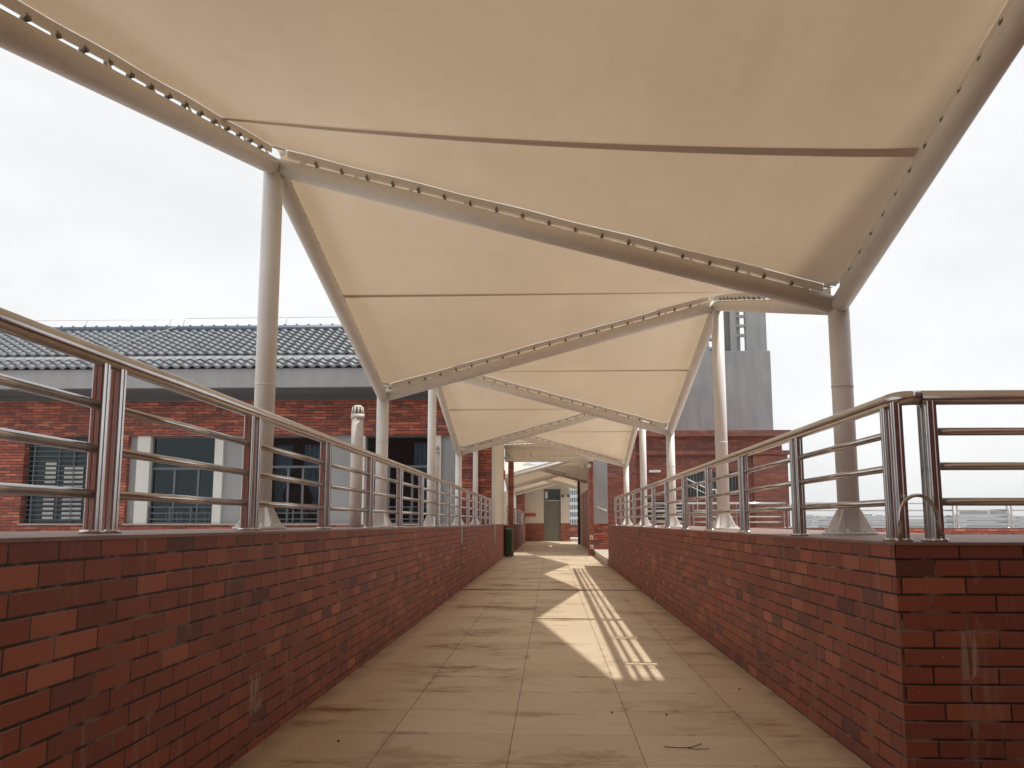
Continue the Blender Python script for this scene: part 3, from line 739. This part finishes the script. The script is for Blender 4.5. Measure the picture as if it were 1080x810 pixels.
for xx, zz in ((4.38, 2.44), (4.75, 2.25), (5.12, 2.08)): f.tube((xx, Y2-.3, zz-.9), (xx, Y2-.3, zz), .014)
f.build('upright', 'white_trim', t)
f = MB(); f.box(3.1, 4.25, Y2-.10, Y2-.001, 1.0, 1.72); wd = f.build('vent_opening', 'rubber', rb)
f = MB()
for i in range(5): f.box(3.12, 4.23, Y2-.15, Y2-.1005, 1.06+i*.14, 1.09+i*.14)
f.build('louvre', 'alu', wd)
tag(MB().box(3.22, 3.60, Y2-.18, Y2-.001, 2.63, 2.71).build('wall_light', 'white_trim', None, .01), 'small flat white lamp on the red rooftop building near the third right column', 'lamp')
# stair tower
tw = thing('stair_tower', 'tall grey rendered tower with slotted openings behind the red building', 'tower', (6, 38.5, 0))
Y3 = 34.0
MB().box(4.0, 8.06, Y3, Y3+3.6, 4.01, 7.23).build('shaft', 'tower_grey', tw, .01)
w = MB()
w.box(4.0, 5.86, Y3+.1, Y3+.4, 7.231, 11)
w.box(6.05, 6.44, Y3+.1, Y3+.4, 7.231, 11); w.box(6.44, 6.65, Y3+.32, Y3+.4, 7.231, 11); w.box(6.65, 6.88, Y3+.1, Y3+.4, 7.231, 11)
w.box(6.88, 7.04, Y3+.25, Y3+.4, 7.231, 11); w.box(7.22, 7.97, Y3+.1, Y3+.4, 7.231, 11); w.box(7.22, 7.975, Y3+.095, Y3+.41, 8.10, 8.13)
for i in range(11):
    z = 7.30+i*.36; w.box(5.861, 6.049, Y3+.12, Y3+.38, z, z+.10); w.box(6.881, 7.219, Y3+.12, Y3+.24, z+.12, z+.22) if i else None
w.build('slotted_wall', 'tower_grey', tw)
MB().box(3.9, 8.1, Y3, Y3+3.6, 11.001, 11.2).build('tower_roof', 'tower_grey', tw)

# ------------------------------------------------------------------ beyond the gateway
pf = parapet('low brick wall on the left beyond the gateway', -2.5, -1.31, 29.15, 48.5, .93, .93, 'brick_l')
railing('steel railing on the low wall beyond the gateway', [(-1.40, 29.6+2.3*k, 0, 1) for k in range(9)], lambda y: .93, ztop=1.52, zr=(1.1, 1.24, 1.38))
be = thing('end_building', 'cream and brick end wall around the grey door at the far end', 'building', (0, 50, 0))
w = MB(); w.box(-1.38, -.37, 50, 50.25, .945, 3.1); w.box(.53, 1.0, 50, 50.25, .945, 3.1); w.box(-.37, .53, 50, 50.25, 2.76, 3.1)
w.build('upper_wall', 'white_wall', be)
MB().box(-1.38, -.37, 49.97, 50.25, 0, .944).build('wall_foot', 'brick_l', be); MB().box(.53, 1.02, 49.97, 50.25, 0, .944).build('wall_foot', 'brick_l', be)
MB().box(-1.85, -1.381, 49.3, 50.4, -.03, 3.1).build('brick_pier', 'brick_l', be)
MB().box(-2.2, 1.3, 49.0, 54, 3.101, 3.26).build('flat_roof', 'soffit', be)
d = MB().box(-.30, .46, 50.08, 50.13, .01, 2.13).build('door', 'door', be, .004)
MB().tube((-.22, 50.02, 1.0), (-.22, 50.02, 1.16), .016).build('handle', 'zinc', d)
f = MB(); f.box(-.369, -.301, 50.04, 50.2, 0, 2.759); f.box(.461, .529, 50.04, 50.2, 0, 2.759); f.box(-.30, .46, 50.041, 50.19, 2.14, 2.19); f.box(-.30, .46, 50.041, 50.19, 2.70, 2.759); f.build('door_frame', 'door', be)
tr = MB().box(-.30, .46, 50.1, 50.12, 2.191, 2.699).build('transom', 'bluegrey_pane', be)
MB().box(-.29, -.16, 50.06, 50.09, 2.25, 2.62).build('vent_flap', 'white_trim', tr)
bn = thing('wall_banner', 'orange red banner on the cream wall left of the far door', 'sign', (-1.0, 49.9, 1.4))
MB().box(-1.37, -.80, 49.955, 49.975, 1.30, 1.48).build('board', 'orange', bn)
# right side wall of the far walkway, with a white jamb
ws = thing('brick_side_wall', 'brick side wall on the right beyond the gateway', 'wall', (1.55, 36, 0))
MB().box(1.452, 1.70, 30.62, 43.6, -.03, 2.3).build('wall', 'brick_r', ws)
MB().box(1.36, 1.72, 43.61, 44.1, -.03, 3.2).build('jamb', 'white_wall', ws)
MB().box(1.25, 1.355, 43.7, 44.1, -.0, 3.1).build('jamb_post', 'rubber', ws)
pe = parapet('small brick wall outside, between the far door wall and the white jamb', 1.03, 7, 56, 56.3, .87, .87, 'facade')
tag(MB().box(1.03, 6, 51, 55.9, -.03, .12).build('outer_step', 'step'), 'bright stone landing outside the opening beside the far door', 'step')

# ------------------------------------------------------------------ unseen building, added at the photographer's right to shade the near floor
nb = thing('shade_building', 'unseen tall brick building added right of the photographer to shade the near floor', 'building', (9, -2, 0))
b = MB(); b.box(6.0, 14, -14, 6.20, -.03, 9.4); b.build('wall', 'facade', nb)
MB().box(5.9, 14.1, -14.1, 6.28, 9.401, 9.7).build('roof_slab', 'fascia', nb)
for zz in (1.1, 4.4, 7.7):
    for yy in (-12, -9, -6, -3, 0, 3):
        f = MB(); f.box(5.95, 5.998, yy, yy+1.6, zz, zz+1.9); wd = f.build('window', 'dark_frame', nb)
        MB().box(5.93, 5.949, yy+.06, yy+.77, zz+.06, zz+1.84).box(5.93, 5.949, yy+.83, yy+1.54, zz+.06, zz+1.84).build('pane', 'bluegrey_pane', wd)

eb = thing('entrance_building', 'cream and brick building behind the photographer where the walkway starts', 'building', (0, -8, 0))
MB().box(-16, -1.6, -14, -5.0, -.03, 6.5).build('wall', 'facade', eb); MB().box(1.9, 5.99, -14, -5.0, -.03, 6.5).build('wall', 'facade', eb)
MB().box(-1.599, 1.899, -14, -5.0, 3.6, 6.5).build('wall', 'white_wall', eb); MB().box(-1.59, 1.89, -9, -8.8, 0, 3.599).build('inner_wall', 'interior', eb)
MB().box(-16.3, 5.99, -14.2, -4.7, 6.501, 6.8).build('roof_slab', 'fascia', eb)
# ------------------------------------------------------------------ distance
def far_block(px, wpx, ytop, dist, label, roof=(), mat='city'):
    """a block on the skyline: real distance and size"""
    cx = (px-581)/985*dist; wd = wpx/985*dist; zt = 1.04+(550-ytop)/985*dist
    t = thing('distant_building', label, 'building', (cx, dist, -14), 'buildings on the skyline')
    MB().box(cx-wd/2, cx+wd/2, dist, dist+wd*.6, -14, zt).build('wall', mat, t)
    f = MB(); nz = int((zt+14)/3.3)
    for i in range(nz): f.box(cx-wd/2+1, cx+wd/2-1, dist-.3, dist-.01, -12.6+i*3.3, -11.2+i*3.3)
    f.build('window_band', 'city2', t)
    for (a, b_, h) in roof: MB().box(cx+(a-.5)*wd, cx+(b_-.5)*wd, dist+2, dist+wd*.4, zt+.01, zt+h/985*dist).build('roof_box', 'city2', t)
far_block(1028, 46, 542.5, 620, 'widest flat block on the skyline with two rooftop boxes', ((.05, .55, 4), (.72, 1, 5)))
far_block(992, 14, 545.5, 560, 'small block just left of the widest skyline block', ((.2, .5, 2),))
far_block(1064, 22, 547, 700, 'low pale block right of the widest skyline block', ((.3, .5, 2),))
far_block(962, 40, 547.5, 520, 'low long block seen between the two corner railing posts', ())
far_block(915, 26, 545.5, 800, 'pale block on the skyline right of the nearest right column', ((.1, .4, 3), (.6, .8, 2)))
far_block(872, 34, 546.5, 640, 'pale block on the skyline just left of the nearest right column', ((.4, .6, 2),))
far_block(845, 14, 543, 900, 'narrow taller block on the skyline right of the red building', ())
for i, (px_, w_, yt_, d_) in enumerate(((893, 18, 547.6, 430), (940, 16, 546.4, 900), (1010, 12, 544.5, 980), (1050, 10, 544.0, 1100), (858, 10, 546.0, 760))):
    far_block(px_, w_, yt_, d_, ['low block on the skyline directly beside the nearest right column', 'small pale block on the skyline left of the corner railing posts', 'slim block rising behind the left rooftop box of the widest skyline block', 'slim block rising at the right end of the widest skyline block', 'slim low block on the skyline between the red building and the nearest right column'][i], ((.2, .6, 2),))
far_block(1085, 30, 546, 480, 'low block at the right edge of the skyline', ((.1, .3, 2),))
tl = MB()
for i in range(520):
    x = 90+random.random()*330; y = 330+random.random()*120; h = 9+random.random()*4.2; r = 3+random.random()*3
    n = 7; base = len(tl.v)
    for lv, rr in ((0, .7), (.45, 1.0), (.8, .62), (1, .12)):
        for a in range(n):
            t_ = 2*math.pi*a/n+lv; q = r*rr*(.75+.5*random.random()); tl.v.append((x+q*math.cos(t_), y+q*math.sin(t_), -14+h*(.15+.85*lv)))
    for lv in range(3):
        for a in range(n): tl.f.append((base+lv*n+a, base+lv*n+(a+1) % n, base+(lv+1)*n+(a+1) % n, base+(lv+1)*n+a)); tl.sm.append(False); tl.mi.append(0)
    tl.f.append(tuple(base+3*n+a for a in range(n))); tl.sm.append(False); tl.mi.append(0)
M['far_leaf'] = paint('far foliage', (.07, .09, .05), .9, .3, .1)
tag(tl.build('far_woodland', 'far_leaf'), None, kind='stuff')
# white apartment tower seen through the opening beside the far door
at = thing('apartment_tower', 'white apartment tower with dark window grid seen beside the far door', 'building', (5, 150, -14))
MB().box(2.0, 8, 150, 165, -14, 16).build('wall', 'white_trim', at)
f = MB()
for i in range(24):
    for j in range(15): f.box(2.15+j*.39, 2.36+j*.39, 149.8, 149.99, -12+i*1.15, -11.3+i*1.15)
o = f.build('window_grid', 'city2', at)

# ------------------------------------------------------------------ the hazy air
hm, hnt, hout = new_mat('haze')
hv = hnt.nodes.new('ShaderNodeVolumePrincipled'); hv.inputs['Color'].default_value = (.93, .95, .97, 1); hv.inputs['Density'].default_value = .00045
hnt.links.new(hv.outputs[0], hout.inputs['Volume']); M['haze'] = hm
tag(MB().box(-3100, 3100, -700, 6100, -15, 32).build('haze', 'haze'), None, kind='stuff')
# ------------------------------------------------------------------ litter
b = MB(); b.path([(.52, 4.56, .006), (.58, 4.53, .008), (.64, 4.55, .006), (.70, 4.60, .012)], .0022, 5); b.path([(.62, 4.545, .006), (.66, 4.52, .005), (.72, 4.53, .005)], .0016, 5)
tag(b.build('twig', 'twig'), 'thin dry twig lying on the floor tiles near the right wall', 'twig')
for (x, y, lb) in ((-1.02, 4.62, 'tiny dark pebble near the foot of the left wall'), (.33, 5.35, 'tiny dark pebble on the tiles left of the twig'), (1.17, 6.1, 'tiny dark pebble beside the foot of the right wall'), (.62, 5.3, 'tiny dark pebble just behind the twig')):
    o = MB().ball((x, y, .004), .0055, 8, 6).build('pebble', 'twig'); tag(o, lb, 'pebble')

# ------------------------------------------------------------------ light, sky, camera
SUN = Vector((.61, -.02, 1.0)).normalized()
el = math.asin(SUN.z); az = math.atan2(SUN.x, SUN.y)
L = bpy.data.lights.new('sun', 'SUN'); L.energy = 2.75; L.angle = R(1.0); L.color = (1, .97, .90)
lo = bpy.data.objects.new('sun', L); COL.objects.link(lo); lo.rotation_euler = (-SUN).to_track_quat('-Z', 'Y').to_euler()
W = bpy.data.worlds.new('World'); S.world = W; W.use_nodes = True
nt = W.node_tree; nt.nodes.clear(); k = NT(nt)
out = k.n('ShaderNodeOutputWorld'); bg = k.n('ShaderNodeBackground'); bg.inputs[1].default_value = .10
sky = k.n('ShaderNodeTexSky'); sky.sky_type = 'NISHITA'; sky.sun_disc = False; sky.sun_elevation = el; sky.sun_rotation = az
tc = k.n('ShaderNodeTexCoord')
mp = k.n('ShaderNodeMapping'); nt.links.new(tc.outputs['Generated'], mp.inputs[0]); mp.inputs['Scale'].default_value = (1, 1, 2.5)
nz = k.noise(mp.outputs[0], 2.2, 6, .55)
cloud = k.ramp(nz, [(.36, (6.9, 6.95, 7.0)), (.5, (7.5, 7.52, 7.56)), (.66, (8.2, 8.2, 8.2))])
colr = k.mix(.94, sky.outputs[0], cloud)
nt.links.new(colr, bg.inputs[0]); nt.links.new(bg.outputs[0], out.inputs[0])

cam = bpy.data.cameras.new('camera'); co = bpy.data.objects.new('camera', cam); COL.objects.link(co)
cam.sensor_width = 36; cam.lens = 985/1080*36; cam.clip_end = 9000; cam.clip_start = .05
th = math.atan(145/985); ya = math.atan(41/math.hypot(985, 145))
co.location = (0, 0, 1.04); co.rotation_euler = (math.pi/2+th, 0, ya)
S.camera = co
S.view_settings.view_transform = 'Standard'; S.view_settings.look = 'None'; S.view_settings.exposure = .43; S.view_settings.gamma = 1
S.cycles.max_bounces = 8; S.cycles.diffuse_bounces = 5; S.cycles.transparent_max_bounces = 12
S.cycles.sample_clamp_indirect = 6
